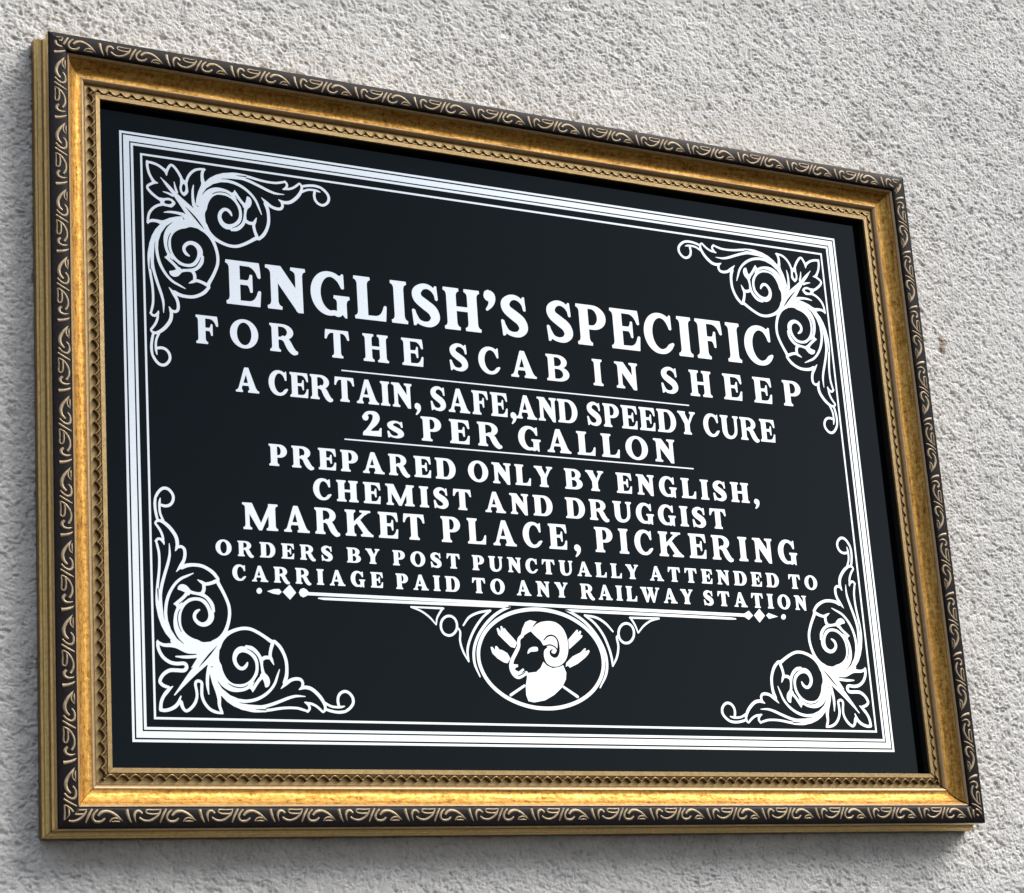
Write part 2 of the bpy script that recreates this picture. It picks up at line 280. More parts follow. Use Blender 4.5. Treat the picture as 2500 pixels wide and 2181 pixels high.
def layers_to_polys(layers):
    out = []
    for kind, pts in layers:
        sgn = 1 if kind[0] == 'w' else 0
        if kind[1] == 's': out += [(sgn, q) for q in stroke_polys(pts)]
        elif kind[1] == 'c': out.append((sgn, [tuple(q[:2]) for q in catmull(pts, True, 5)]))
        else: out.append((sgn, [tuple(q[:2]) for q in pts]))
    return out

def flatten(polys):
    """paint the polygons in order (1 = silver, 0 = black) and return the triangles left silver"""
    vs_, fs, sg = [], [], []
    for s, q in polys:
        if abs(area(q)) < 1e-9: continue
        if area(q) < 0: q = q[::-1]
        i = len(vs_)
        vs_ += [Vector((float(x), float(y))) for x, y in q]
        fs.append(list(range(i, i + len(q)))); sg.append(1 if s else 0)
    ed = [(q[i], q[(i+1) % len(q)]) for q in fs for i in range(len(q))]
    v, e, f, ov, oe, of = delaunay_2d_cdt(vs_, ed, [], 0, 1e-5)
    P = np.array([(p.x, p.y) for p in v]); T = np.array([t[:3] for t in f])
    C = P[T].mean(1)
    e1, e2 = P[T[:, 1]]-P[T[:, 0]], P[T[:, 2]]-P[T[:, 0]]
    big = np.abs(e1[:, 0]*e2[:, 1]-e1[:, 1]*e2[:, 0]) > 1e-7
    state = np.zeros(len(T), dtype=bool)
    for q, sgn in zip(fs, sg):
        pl = np.array([(vs_[k].x, vs_[k].y) for k in q])
        lo, hi = pl.min(0), pl.max(0)
        m = np.nonzero((C[:, 0] >= lo[0]) & (C[:, 0] <= hi[0]) & (C[:, 1] >= lo[1]) & (C[:, 1] <= hi[1]))[0]
        if not len(m): continue
        c = C[m]; ins = np.zeros(len(m), dtype=bool)
        for k in range(len(pl)):
            (xa, ya), (xb, yb) = pl[k], pl[(k+1) % len(pl)]
            if ya == yb: continue
            cr = ((ya > c[:, 1]) != (yb > c[:, 1])) & (c[:, 0] < (xb-xa)*(c[:, 1]-ya)/(yb-ya)+xa)
            ins ^= cr
        state[m[ins]] = bool(sgn)
    keep = [tuple(t) for t in T[state & big].tolist()]
    used = sorted({i for t in keep for i in t})
    idx = {k: i for i, k in enumerate(used)}
    return [(v[k].x, v[k].y) for k in used], [tuple(idx[k] for k in t) for t in keep]

ZP = -21.2                            # front of the glass
def sheet(name, parts, parent, z=ZP + 0.12, label=None):
    V, F = [], []
    for v, f in parts:
        o = len(V)
        V += [P3(x, y, z) for x, y in v]
        for t in f:
            a, b, c = (v[k] for k in t)
            ccw = (b[0]-a[0])*(c[1]-a[1]) - (b[1]-a[1])*(c[0]-a[0]) > 0
            F.append(tuple(k + o for k in (t if ccw else t[::-1])))
    ob = link(name, V, F, M_SILVER, parent)
    if label: ob['label'] = label
    return ob

# ------------------------------------------------------------------ the letters (cap height 100)
def qb(p0, p1, p2, n=4):
    return [((1-t)**2*p0[0]+2*t*(1-t)*p1[0]+t*t*p2[0], (1-t)**2*p0[1]+2*t*(1-t)*p1[1]+t*t*p2[1]) for t in [k/n for k in range(1, n+1)]]

def stem(x, w, y0=0, y1=100, bl=8, br=8, tl=8, tr=8, st=6, bk=12):
    p = []
    if bl: p += [(x-bl, y0+st), (x-bl+.6, y0)]
    else: p += [(x, y0)]
    if br: p += [(x+w+br-.6, y0), (x+w+br, y0+st)] + qb((x+w+br, y0+st), (x+w+.5, y0+st+2), (x+w, y0+st+bk))
    else: p += [(x+w, y0)]
    if tr: p += [(x+w, y1-st-bk)] + qb((x+w, y1-st-bk), (x+w+.5, y1-st-2), (x+w+tr, y1-st)) + [(x+w+tr-.6, y1)]
    else: p += [(x+w, y1)]
    if tl: p += [(x-tl+.6, y1), (x-tl, y1-st)] + qb((x-tl, y1-st), (x-.5, y1-st-2), (x, y1-st-bk))
    else: p += [(x, y1)]
    if bl: p += [(x, y0+st+bk)] + qb((x, y0+st+bk), (x-.5, y0+st+2), (x-bl, y0+st))[:-1]
    return (1, p)

def elp(cx, cy, rx, ry, n=28, pw=2.0):
    r = []
    for k in range(n):
        c, s = math.cos(2*math.pi*k/n), math.sin(2*math.pi*k/n)
        r.append((cx+rx*math.copysign(abs(c)**(2/pw), c), cy+ry*math.copysign(abs(s)**(2/pw), s)))
    return r

def bowl(x0, x1, y0, y1, n=14):
    """half ellipse bulging right from x0, flat on the left"""
    cy, ry = (y0+y1)/2, (y1-y0)/2
    r = [(x0, y0)]
    xm = x0 + (x1-x0)*0.35
    for k in range(n+1):
        a = -math.pi/2 + math.pi*k/n
        r.append((xm+(x1-xm)*math.cos(a), cy+ry*math.sin(a)))
    r.append((x0, y1))
    return r

def stk(pts): return [(2, q) for q in stroke_polys([(a, b, c+SWELL[0]) for a, b, c in pts], 4)]
SWELL = [1.4]

def glyph(ch, t):
    th = 10.5
    g = []
    if ch == 'I': g = [stem(8, t)]; w = t+16
    elif ch in 'EFL':
        w = {'E': 80, 'F': 76, 'L': 78}[ch]
        if ch == 'E': g.append(stem(8, t, tr=0, br=0))
        elif ch == 'F': g.append(stem(8, t, tr=0))
        else: g.append(stem(8, t, br=0))
        xs = 8+t
        if ch in 'EF':
            g.append((1, [(xs-1, 100), (w-3, 100)] + qb((w-3, 100), (w-.5, 84), (w, 67)) + [(w-2.5, 65), (w-6, 67)] + qb((w-6, 67), (w-12, 87), (w-26, 90.5)) + [(xs-1, 91)]))
            xm = w-22
            g.append((1, [(xs-1, 47)] + [(xm-9, 47)] + qb((xm-9, 47), (xm-4, 44), (xm-2.5, 32)) + [(xm, 30.5), (xm+2.5, 32), (xm+2.5, 70), (xm, 71.5), (xm-2.5, 70)] + qb((xm-2.5, 70), (xm-4, 59), (xm-9, 57)) + [(xs-1, 57)]))
        if ch in 'EL':
            g.append((1, [(xs-1, 0), (w-3, 0)] + [(w, 34), (w-2.5, 36), (w-6, 34)] + qb((w-6, 34), (w-12, 11), (w-26, 9.5)) + [(xs-1, 9)]))
    elif ch == 'H':
        w = 2*t+46
        g = [stem(8, t), stem(w-8-t, t), (1, [(8+t-1, 46), (w-7-t, 46), (w-7-t, 56), (8+t-1, 56)])]
    elif ch == 'T':
        w = 88
        c = w/2
        g = [stem(c-t/2, t, tl=0, tr=0)]
        g.append((1, [(3, 100), (w-3, 100)] + qb((w-3, 100), (w-1, 84), (w, 68)) + [(w-2.5, 66), (w-6, 68)] + qb((w-6, 68), (w-12, 88), (w-24, 90)) + [(24, 90)] + qb((24, 90), (12, 88), (6, 68)) + [(2.5, 66), (0, 68)] + qb((0, 68), (1, 84), (3, 100))[:-1]))
    elif ch == 'N':
        w = 94
        a = 15.5
        g = [stem(12, a, bl=9, br=9, tl=12, tr=0), stem(w-8-a, a, bl=0, br=0, tl=11, tr=8)]
        g.append((1, [(4, 100), (12+a+8, 100), (w-8, 28), (w-8, -3), (w-20, -3), (12, 84)]))
    elif ch == 'M':
        w = 138
        a = 15
        g = [stem(12, a, bl=9, br=9, tl=11, tr=0), stem(w-10-t, t, bl=9, br=9, tl=0, tr=10)]
        g.append((1, [(3, 100), (12+t, 100), (w/2+9, 10), (w/2+4, -1), (w/2-6, -1), (14, 84)]))
        g.append((1, [(w-10-t+4, 100), (w-12, 100), (w-10-t+4, 66), (w/2+5, -1), (w/2-3, 12)]))
    elif ch == 'A':
        w = 100
        ap = 47
        g = [(1, [(ap-7, 100), (ap+9, 100), (92-2, 8), (60, 8)]) ,
             (1, [(ap-9, 96), (ap-6, 100), (ap+4, 100), (ap+2, 84), (21.5, 8), (10, 8)])]
        g.append((1, [(22, 27), (70, 27), (67, 37), (26, 37)]))
        g.append((1, [(0, 6), (.6, 0), (29, 0), (29.6, 6)] + qb((29.6, 6), (24, 8), (25, 18)) + [(13, 18)] + qb((13, 18), (9, 8), (0, 6))[:-1]))
        g.append((1, [(53, 6), (53.6, 0), (99.4, 0), (100, 6)] + qb((100, 6), (91, 8), (86, 20)) + [(58, 20)] + qb((58, 20), (62, 9), (53, 6))[:-1]))
    elif ch in 'VWY':
        if ch == 'Y':
            w = 92
            c = 46
            g = [stem(c-t/2, t, 0, 48, tl=0, tr=0)]
            g.append((1, [(6, 96), (6+t+4, 96), (c+t/2+1, 46), (c+t/2, 40), (c-t/2, 40), (c-t/2, 46)]))
            g.append((1, [(73, 96), (85, 96), (c+t/2, 44), (c+2, 44)]))
            g.append((1, [(0, 94), (.6, 100), (39, 100), (39.6, 94)] + qb((39.6, 94), (32, 92), (35, 82)) + [(13, 82)] + qb((13, 82), (8, 92), (0, 94))[:-1]))
            g.append((1, [(62, 94), (62.6, 100), (91.4, 100), (92, 94)] + qb((92, 94), (84, 92), (79, 82)) + [(67, 82)] + qb((67, 82), (70, 92), (62, 94))[:-1]))
        else:
            w = 140
            g = []
            for x in (0, 48):
                g.append((1, [(x+7, 96), (x+7+t+2, 96), (x+53, 18), (x+49, -2), (x+40, -2)]))
                g.append((1, [(x+73, 96), (x+84, 96), (x+51, -2), (x+43, 6)]))
            for x, ww in ((0, 44), (52, 40), (112, 28)):
                g.append((1, [(x, 94), (x+.6, 100), (x+ww-.6, 100), (x+ww, 94), (x+ww-8, 88), (x+8, 88)]))
    elif ch == 'K':
        w = 112
        g = [stem(8, t)]
        g.append((1, [(8+t-2, 36), (8+t-2, 52), (78, 95), (92, 95)]))
        g.append((1, [(44, 54), (58, 66), (104, 6), (78, 4)]))
        g.append((1, [(60, 94), (60.6, 100), (103, 100), (103.6, 94)] + qb((103.6, 94), (92, 93), (84, 84)) + [(72, 84)] + qb((72, 84), (74, 93), (60, 94))[:-1]))
        g.append((1, [(62, 6), (62.6, 0), (111, 0), (112, 6)] + qb((112, 6), (104, 8), (97, 18)) + [(72, 18)] + qb((72, 18), (72, 8), (62, 6))[:-1]))
    elif ch == 'O':
        w = 98
        g = [(1, elp(49, 50, 49, 52)), (0, elp(49, 50, 49-t*.97, 52-th))]
    elif ch in 'CG':
        w = 80 if ch == 'C' else 92
        cx, rx, ry = 46, 46-t*.46, 51-th*.5
        pts = []
        for k in range(17):
            a = math.radians(52 + (318-52)*k/16)
            c = abs(math.cos(a))
            thick = th + (t*.96-th)*max(0, -math.cos(a))**1.1 if math.cos(a) < 0 else th + 2*c
            pts.append((cx+rx*math.cos(a), 50.5+ry*math.sin(a), thick))
        if ch == 'C':
            pts += [(79, 26, 6.5)]
            g = stk(pts)
            g.append((1, [(60, 95)] + [(70, 94), (74, 99), (77, 98), (77.5, 64), (74.5, 62), (71, 64)] + qb((71, 64), (67, 80), (56, 89)) + [(50, 95)]))
        else:
            pts = [(p[0], p[1], p[2]) for p in pts[:15]] + [(64, 3.5, th), (72, 10, 10)]
            g = stk(pts)
            g.append((1, [(60, 95)] + [(72, 94), (76, 99), (79, 98), (79.5, 66), (76.5, 64), (73, 66)] + qb((73, 66), (67, 82), (56, 89)) + [(50, 95)]))
            g.append((1, [(54, 41), (54.6, 47), (91.4, 47), (92, 41)] + qb((92, 41), (85, 39), (84, 30)) + [(84, -3), (80, -3)] + qb((80, -3), (76, 4), (70, 6)) + [(61, 8), (62, 30)] + qb((62, 30), (62, 39), (54, 41))[:-1]))
    elif ch in 'Ss':
        w = 72
        k = t/27
        g = stk([(64, 74, 6), (56, 88, 9), (42, 95.5, th), (27, 93, 16*k), (14.5, 80, 24*k), (17, 65, 26*k), (34, 52, 28*k), (53, 38, 28*k), (58.5, 21, 25*k), (48, 7.5, 17*k), (32, 4.5, th), (16, 10, 9.5), (7, 28, 6)])
        g.append((1, [(50, 94), (58, 92), (61, 98), (65, 98), (67, 66), (64, 64), (61, 66), (58, 82)]))
        g.append((1, [(22, 6), (14, 7), (8, 0), (4, 0), (1, 36), (4, 38), (8, 36), (14, 16)]))
        if ch == 's':
            g = [(s_, [(x*.92, y*.69) for x, y in q]) for s_, q in g]; w = 66
    elif ch in 'DPBR':
        w = {'D': 92, 'P': 80, 'B': 90, 'R': 104}[ch]
        xs = 8+t
        if ch == 'D':
            g = [(1, bowl(xs-6, w, 0, 100)), (0, bowl(xs, w-t*.98, 9, 91)), stem(8, t, br=0, tr=0)]
        elif ch == 'P':
            g = [(1, bowl(xs-6, w, 40, 100)), (0, bowl(xs, w-t*.96, 49, 91.5)), stem(8, t, tr=0)]
        elif ch == 'R':
            g = [(1, bowl(xs-6, w-15, 44, 100)), (0, bowl(xs, w-15-t*.96, 53, 91.5)), stem(8, t, tr=0)]
            g += stk([(50, 50, 17), (60, 44, 20), (68, 32, 24), (78, 14, 24), (90, 2, 20), (98, 1, 14)])
        else:
            g = [(1, bowl(xs-6, w-7, 48, 100)), (1, bowl(xs-6, w, 0, 55)), (0, bowl(xs, w-7-t*.92, 56, 91.5)), (0, bowl(xs, w-t, 8.5, 47)), stem(8, t, br=0, tr=0)]
    elif ch == 'U':
        w = 96
        g = [stem(8, t, 40, 100, bl=0, br=0), stem(w-8-13, 13, 40, 100, bl=0, br=0)]
        g += stk([(8+t/2, 44, t), (8+t/2+1, 28, t), (30, 11, t*.8), (48, 3.5, 13), (66, 9, 12), (78, 24, 13), (w-14.5, 44, 13)])
    elif ch == '2':
        w = 74
        g = stk([(13, 72, 22), (13, 82, 15), (22, 93, 12), (36, 96, 12), (51, 90, 22), (55.5, 75, t), (48, 56, 23), (31, 34, 16), (14, 14, 13)])
        g.append((1, elp(13, 75, 12, 11, 14)))
        g.append((1, [(1, 0), (72, 0), (74, 34), (69, 34), (64, 22), (40, 19), (24, 22), (6, 18), (1, 8)]))
    elif ch in ",'":
        w = 27
        g = stk([(12, 11, 24), (17, 8, 22), (19, -2, 16), (15, -14, 10), (6, -25, 5)])
        g.append((1, elp(12.5, 8.5, 12.5, 12.5, 16)))
        if ch == "'": g = [(s_, [(x*1.05, y*1.0+83) for x, y in q]) for s_, q in g]
    return g, w

def rim_polys(q, e):
    r = []
    h = e/2
    for i in range(len(q)):
        (x0, y0), (x1, y1) = q[i], q[(i+1) % len(q)]
        d = math.hypot(x1-x0, y1-y0)
        if d > 1e-4:
            nx, ny = -(y1-y0)/d*h, (x1-x0)/d*h
            r.append([(x0+nx, y0+ny), (x0-nx, y0-ny), (x1-nx, y1-ny), (x1+nx, y1+ny)])
        r.append([(x0+h*math.cos(k*math.pi/4+.2), y0+h*math.sin(k*math.pi/4+.2)) for k in range(8)])
    return r

GC = {}
def glyph_mesh(ch, t):
    k = (ch, round(t, 1))
    if k not in GC:
        SWELL[0] = 1.4 if t < 26.5 else 2.2
        g, w = glyph(ch, t)
        e = 1.4 if t < 26.5 else 2.2
        full = []
        for s_, q in g:                      # soft, slightly swollen outlines
            full.append((s_, q))
            if s_ != 2: full += [(1, r) for r in rim_polys(q, e)]
        v, f = flatten(full)
        if ch in 'RD': v = [(p[0]*(.94 if ch == 'R' else 1.06), p[1]) for p in v]
        x0 = min(p[0] for p in v); x1 = max(p[0] for p in v)
        GC[k] = ([(p[0]-x0, p[1]) for p in v], f, x1-x0)
    return GC[k]

def text_line(line, t, cond):
    words, b, c = line
    parts = []
    for txt, u0, u1 in words:
        um = (u0+u1)/2
        f = (um-b[0])/(b[2]-b[0]); base = b[1]+(b[3]-b[1])*f
        cap = c[1]+(c[3]-c[1])*(um-c[0])/(c[2]-c[0])
        k = (cap-base)/100
        gs = [glyph_mesh(ch, t) for ch in txt]
        tot = sum(g[2] for g in gs)*k*cond
        n = len(txt)
        gap = (u1-u0-tot)/(n-1) if n > 1 else 0
        kx = k*cond
        if n == 1: kx = (u1-u0)/gs[0][2]
        x = u0
        for v, fc, w in gs:
            parts.append(([(x+p[0]*kx, base+p[1]*k) for p in v], fc))
            x += w*kx+gap
    return parts

# ------------------------------------------------------------------ the wall: rough painted render, modelled lump by lump
def vnoise(x, y, sc, seed):
    rs = np.random.RandomState(seed)
    tab = rs.rand(256, 256).astype(np.float32)
    gx, gy = x/sc, y/sc
    ix, iy = np.floor(gx).astype(np.int64), np.floor(gy).astype(np.int64)
    fx, fy = gx-ix, gy-iy
    fx = fx*fx*fx*(fx*(fx*6-15)+10); fy = fy*fy*fy*(fy*(fy*6-15)+10)
    a = tab[ix & 255, iy & 255]; b_ = tab[(ix+1) & 255, iy & 255]
    c = tab[ix & 255, (iy+1) & 255]; d = tab[(ix+1) & 255, (iy+1) & 255]
    return (a*(1-fx)+b_*fx)*(1-fy)+(c*(1-fx)+d*fx)*fy

def wall_height(x, y):
    wx = x + 4.0*(vnoise(x, y, 8, 1)-.5) + 2.5*(vnoise(x, y, 4.5, 2)-.5)
    wy = y + 4.0*(vnoise(x, y, 8, 3)-.5) + 2.5*(vnoise(x, y, 4.5, 4)-.5)
    # rotate so that the trowelled lumps run slightly downhill
    u = wx*0.94 - wy*0.34; v = wx*0.34 + wy*0.94
    r1 = 1-np.abs(2*vnoise(u/1.35, v, 3.1, 5)-1)
    r2 = 1-np.abs(2*vnoise(u/1.25, v, 1.9, 6)-1)
    h = 1.5*(r1-.5) + 1.1*(r2-.5) + 1.3*(vnoise(wx/1.3, wy, 6.0, 7)-.5) + 0.9*(vnoise(x, y, 1.7, 8)-.5) + 0.9*(vnoise(x, y, 70, 9)-.5)
    return np.where(h > 0, h*.65, h*1.3)        # tops floated flat, pits left open

def build_wall():
    def axis(lo, hi, far_lo, far_hi, step):
        a = list(np.arange(lo, hi+.01, step))
        d, l = step, []
        x = lo
        while x > far_lo: d = min(d*1.25, 60); x -= d; l.append(x)
        d, r = step, []
        x = a[-1]
        while x < far_hi: d = min(d*1.25, 60); x += d; r.append(x)
        return np.array(l[::-1]+a+r, dtype=np.float64)
    xs = axis(-540, 740, -1500, 1900, 0.85)
    ys = axis(-450, 640, -1300, 1300, 0.85)
    X, Y = np.meshgrid(xs, ys)
    H = wall_height(X, Y)
    nx, ny = len(xs), len(ys)
    V = np.stack([X*MM, (33.0-H)*MM, Y*MM], -1).reshape(-1, 3)
    i = np.arange((ny-1)*nx).reshape(ny-1, nx)[:, :-1].ravel()
    F = np.stack([i, i+1, i+nx+1, i+nx], -1)
    # solid masonry behind the coat
    bl, br = 0, nx-1
    tl, tr = (ny-1)*nx, ny*nx-1
    n0 = len(V)
    dep = 0.25
    Bk = np.array([[V[k][0], dep, V[k][2]] for k in (bl, br, tr, tl)])
    V = np.vstack([V, Bk])
    me = bpy.data.meshes.new('wall')
    polys = F.tolist()
    polys.append([n0+1, n0, n0+3, n0+2])
    polys.append([n0, n0+1] + list(range(br, bl-1, -1)))
    polys.append([n0+2, n0+3] + list(range(tl, tr+1)))
    polys.append([n0+3, n0] + list(range(bl, tl+1, nx)))
    polys.append([n0+1, n0+2] + list(range(tr, br-1, -nx)))
    nl = np.array([len(p) for p in polys], dtype=np.int32)
    loops = np.concatenate([F.ravel()] + [np.array(p) for p in polys[len(F):]]).astype(np.int32)
    me.vertices.add(len(V)); me.vertices.foreach_set('co', V.astype(np.float32).ravel())
    me.loops.add(len(loops)); me.loops.foreach_set('vertex_index', loops)
    me.polygons.add(len(nl))
    me.polygons.foreach_set('loop_start', np.concatenate([[0], np.cumsum(nl)[:-1]]).astype(np.int32))
    sm = np.zeros(len(nl), dtype=bool); sm[:len(F)] = True
    me.polygons.foreach_set('use_smooth', sm)
    me.update(calc_edges=True); me.validate()
    m, n, l, b = mat('rough_render')
    tc = n.new('ShaderNodeTexCoord')
    nz = nd(n, 'ShaderNodeTexNoise', Scale=55.0, Detail=8.0, Roughness=0.7)
    l.new(tc.outputs['Object'], nz.inputs[0])
    r = ramp(n, [(0.28, (0.53, 0.532, 0.525)), (0.5, (0.635, 0.637, 0.63)), (0.72, (0.70, 0.703, 0.695))])
    big = nd(n, 'ShaderNodeTexNoise', Scale=6.0, Detail=4.0, Roughness=0.6)
    l.new(tc.outputs['Object'], big.inputs[0])
    bm = nd(n, 'ShaderNodeMath', operation='MULTIPLY_ADD'); bm.inputs[1].default_value = 0.45; bm.inputs[2].default_value = -0.225
    l.new(big.outputs[0], bm.inputs[0])
    ba = nd(n, 'ShaderNodeMath', operation='ADD'); l.new(nz.outputs[0], ba.inputs[0]); l.new(bm.outputs[0], ba.inputs[1])
    l.new(ba.outputs[0], r.inputs[0])
    # small dark grit
    gr = nd(n, 'ShaderNodeTexNoise', Scale=480.0, Detail=3.0)
    l.new(tc.outputs['Object'], gr.inputs[0])
    grr = ramp(n, [(0.24, (0.6, 0.59, 0.57)), (0.40, (1, 1, 1))])
    l.new(gr.outputs[0], grr.inputs[0])
    mx = nd(n, 'ShaderNodeMix', data_type='RGBA', blend_type='MULTIPLY'); mx.inputs[0].default_value = 1.0
    l.new(r.outputs[0], mx.inputs[6]); l.new(grr.outputs[0], mx.inputs[7])
    # the little rust run to the right of the frame
    sx = n.new('ShaderNodeSeparateXYZ'); l.new(tc.outputs['Object'], sx.inputs[0])
    def gauss(sock, mu, sig):
        a = nd(n, 'ShaderNodeMath', operation='SUBTRACT'); l.new(sock, a.inputs[0]); a.inputs[1].default_value = mu
        a2 = nd(n, 'ShaderNodeMath', operation='DIVIDE'); l.new(a.outputs[0], a2.inputs[0]); a2.inputs[1].default_value = sig
        a3 = nd(n, 'ShaderNodeMath', operation='POWER'); l.new(a2.outputs[0], a3.inputs[0]); a3.inputs[1].default_value = 2.0
        return a3.outputs[0]
    gx = gauss(sx.outputs[0], RUST[0]*MM, 0.0032); gz = gauss(sx.outputs[2], RUST[1]*MM, 0.0085)
    ad = nd(n, 'ShaderNodeMath', operation='ADD'); l.new(gx, ad.inputs[0]); l.new(gz, ad.inputs[1])
    rn = nd(n, 'ShaderNodeTexNoise', Scale=330.0, Detail=4.0); l.new(tc.outputs['Object'], rn.inputs[0])
    ad2 = nd(n, 'ShaderNodeMath', operation='MULTIPLY_ADD'); l.new(rn.outputs[0], ad2.inputs[0]); ad2.inputs[1].default_value = 4.0; l.new(ad.outputs[0], ad2.inputs[2])
    rr = ramp(n, [(0.0, (0.9, 0.9, 0.9)), (0.34, (0.7, 0.7, 0.7)), (0.55, (0, 0, 0))])
    dv = nd(n, 'ShaderNodeMath', operation='DIVIDE'); l.new(ad2.outputs[0], dv.inputs[0]); dv.inputs[1].default_value = 8.0
    l.new(dv.outputs[0], rr.inputs[0])
    mx2 = nd(n, 'ShaderNodeMix', data_type='RGBA'); l.new(rr.outputs[0], mx2.inputs[0]); l.new(mx.outputs[2], mx2.inputs[6])
    mx2.inputs[7].default_value = (0.26, 0.17, 0.09, 1)
    l.new(mx2.outputs[2], b.inputs['Base Color'])
    b.inputs['Roughness'].default_value = 0.9
    b.inputs['Specular IOR Level'].default_value = 0.25
    fn = nd(n, 'ShaderNodeTexNoise', Scale=520.0, Detail=5.0, Roughness=0.65)
    l.new(tc.outputs['Object'], fn.inputs[0])
    bp = nd(n, 'ShaderNodeBump', Strength=0.8, Distance=0.0016)
    l.new(fn.outputs[0], bp.inputs['Height']); l.new(bp.outputs[0], b.inputs['Normal'])
    me.materials.append(m)
    o = bpy.data.objects.new('wall', me)
    COL.objects.link(o)
    o.location = (0, 0, ZC)
    o['kind'] = 'structure'
    o['label'] = 'rough off-white rendered wall with a small rust stain behind the framed sign'
    o['category'] = 'wall'
    return o

wall = build_wall()

# ------------------------------------------------------------------ the framed sign
sign = bpy.data.objects.new('framed_sign', None)
COL.objects.link(sign)
sign.location = (0, 0, ZC)
sign.empty_display_size = 0.1
sign['label'] = 'black glass sign with silver lettering and ram emblem in an ornate gold frame'
sign['category'] = 'sign'

def placer(side):
    if side == 'top': return lambda s, d, z: P3(s, B-d, z)
    if side == 'right': return lambda s, d, z: P3(A-d, -s, z)
    if side == 'bottom': return lambda s, d, z: P3(-s, -(B-d), z)
    return lambda s, d, z: P3(-(A-d), s, z)

def band(name, side, prof, mats, parent, g0, g1, L, midx=None, sharp=35, extra=None):
    pl = placer(side)
    V, F, MI, UV = [], [], [], []
    n = 9
    acc = 0
    for i, (d, z) in enumerate(prof):
        if i: acc += math.hypot(d-prof[i-1][0], z-prof[i-1][1])
        a0, a1 = -(L-d-g0), (L-d-g1)
        for k in range(n):
            s = a0+(a1-a0)*k/(n-1)
            V.append(pl(s, d, z)); UV.append((s+{'top': 0, 'right': 1300, 'bottom': 2700, 'left': 4100}[side], acc))
    for i in range(len(prof)-1):
        for k in range(n-1):
            F.append((i*n+k, (i+1)*n+k, (i+1)*n+k+1, i*n+k+1)); MI.append(midx[i] if midx else 0)
    if extra:
        o = len(V)
        V += extra[0]; UV += [(0, 0)]*len(extra[0])
        F += [tuple(q+o for q in f) for f in extra[1]]; MI += [extra[2]]*len(extra[1])
    return link(name, V, F, mats, parent, MI, sharp, UV)

BLACK_P = [(0.05, -0.6), (0.35, -0.05), (1.0, 0.15), (2.6, 0.45), (5, 0.75), (9, 0.95), (13, 0.55), (14.9, -0.1), (15.5, -0.9), (15.9, -1.9)]
def black_z(d):
    for (a, za), (b, zb) in zip(BLACK_P, BLACK_P[1:]):
        if a <= d <= b: return za+(zb-za)*(d-a)/(b-a)
    return 0.0
SIDE_P = [(-3.7, -32.2), (-3.8, -25.2), (-3.5, -24.2), (-2.7, -23.4), (-2.3, -22.4), (-2.5, -21.2), (-2.2, -20.0), (-1.3, -19.0), (-0.2, -18.2), (0.3, -17.2), (0.2, -15.8), (0.5, -14.4), (1.3, -13.0), (1.9, -11.8), (2.0, -10.4), (2.7, -9.8), (2.8, -7.9), (0.15, -7.6), (0.0, -7.2), (0.0, -0.95), (0.04, -0.62)]
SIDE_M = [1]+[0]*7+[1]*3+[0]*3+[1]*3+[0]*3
COVE_P = [(15.92, -2.0), (15.95, -1.35), (16.15, -1.2), (17.75, -2.45), (17.95, -2.9), (18.0, -3.9), (18.4, -4.3), (18.8, -4.6), (19.5, -6.0), (21.0, -7.6), (23.0, -9.3), (25.2, -10.8), (26.7, -11.5), (27.6, -11.62), (29.9, -11.5), (30.4, -11.2), (30.7, -11.1), (31.2, -11.25), (33.3, -13.0), (33.6, -13.9)]
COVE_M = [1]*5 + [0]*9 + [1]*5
WOOD_P = [(1.7, -1.4), (15, -2.6), (17.4, -5.0), (19, -9), (22, -11.8), (26, -14.0), (33.4, -16.2), (45.95, -16.2), (46.0, -13.4), (46.0, -26), (3, -31), (-2.6, -31), (-2.6, -24.5), (1.6, -18), (3.2, -11), (3.4, -7)]

def wood_body(side, g0, g1, L):
    pl = placer(side)
    V, F = [], []
    n = len(WOOD_P)
    for e in (0, 1):
        for d, z in WOOD_P:
            V.append(pl(-(L-d-g0) if e == 0 else (L-d-g1), d, z))
    for i in range(n):
        j = (i+1) % n
        F.append((i, j, n+j, n+i))
    F.append(tuple(range(n))[::-1]); F.append(tuple(range(n, 2*n)))
    return link('frame_rail', V, F, M_WOOD, sign)

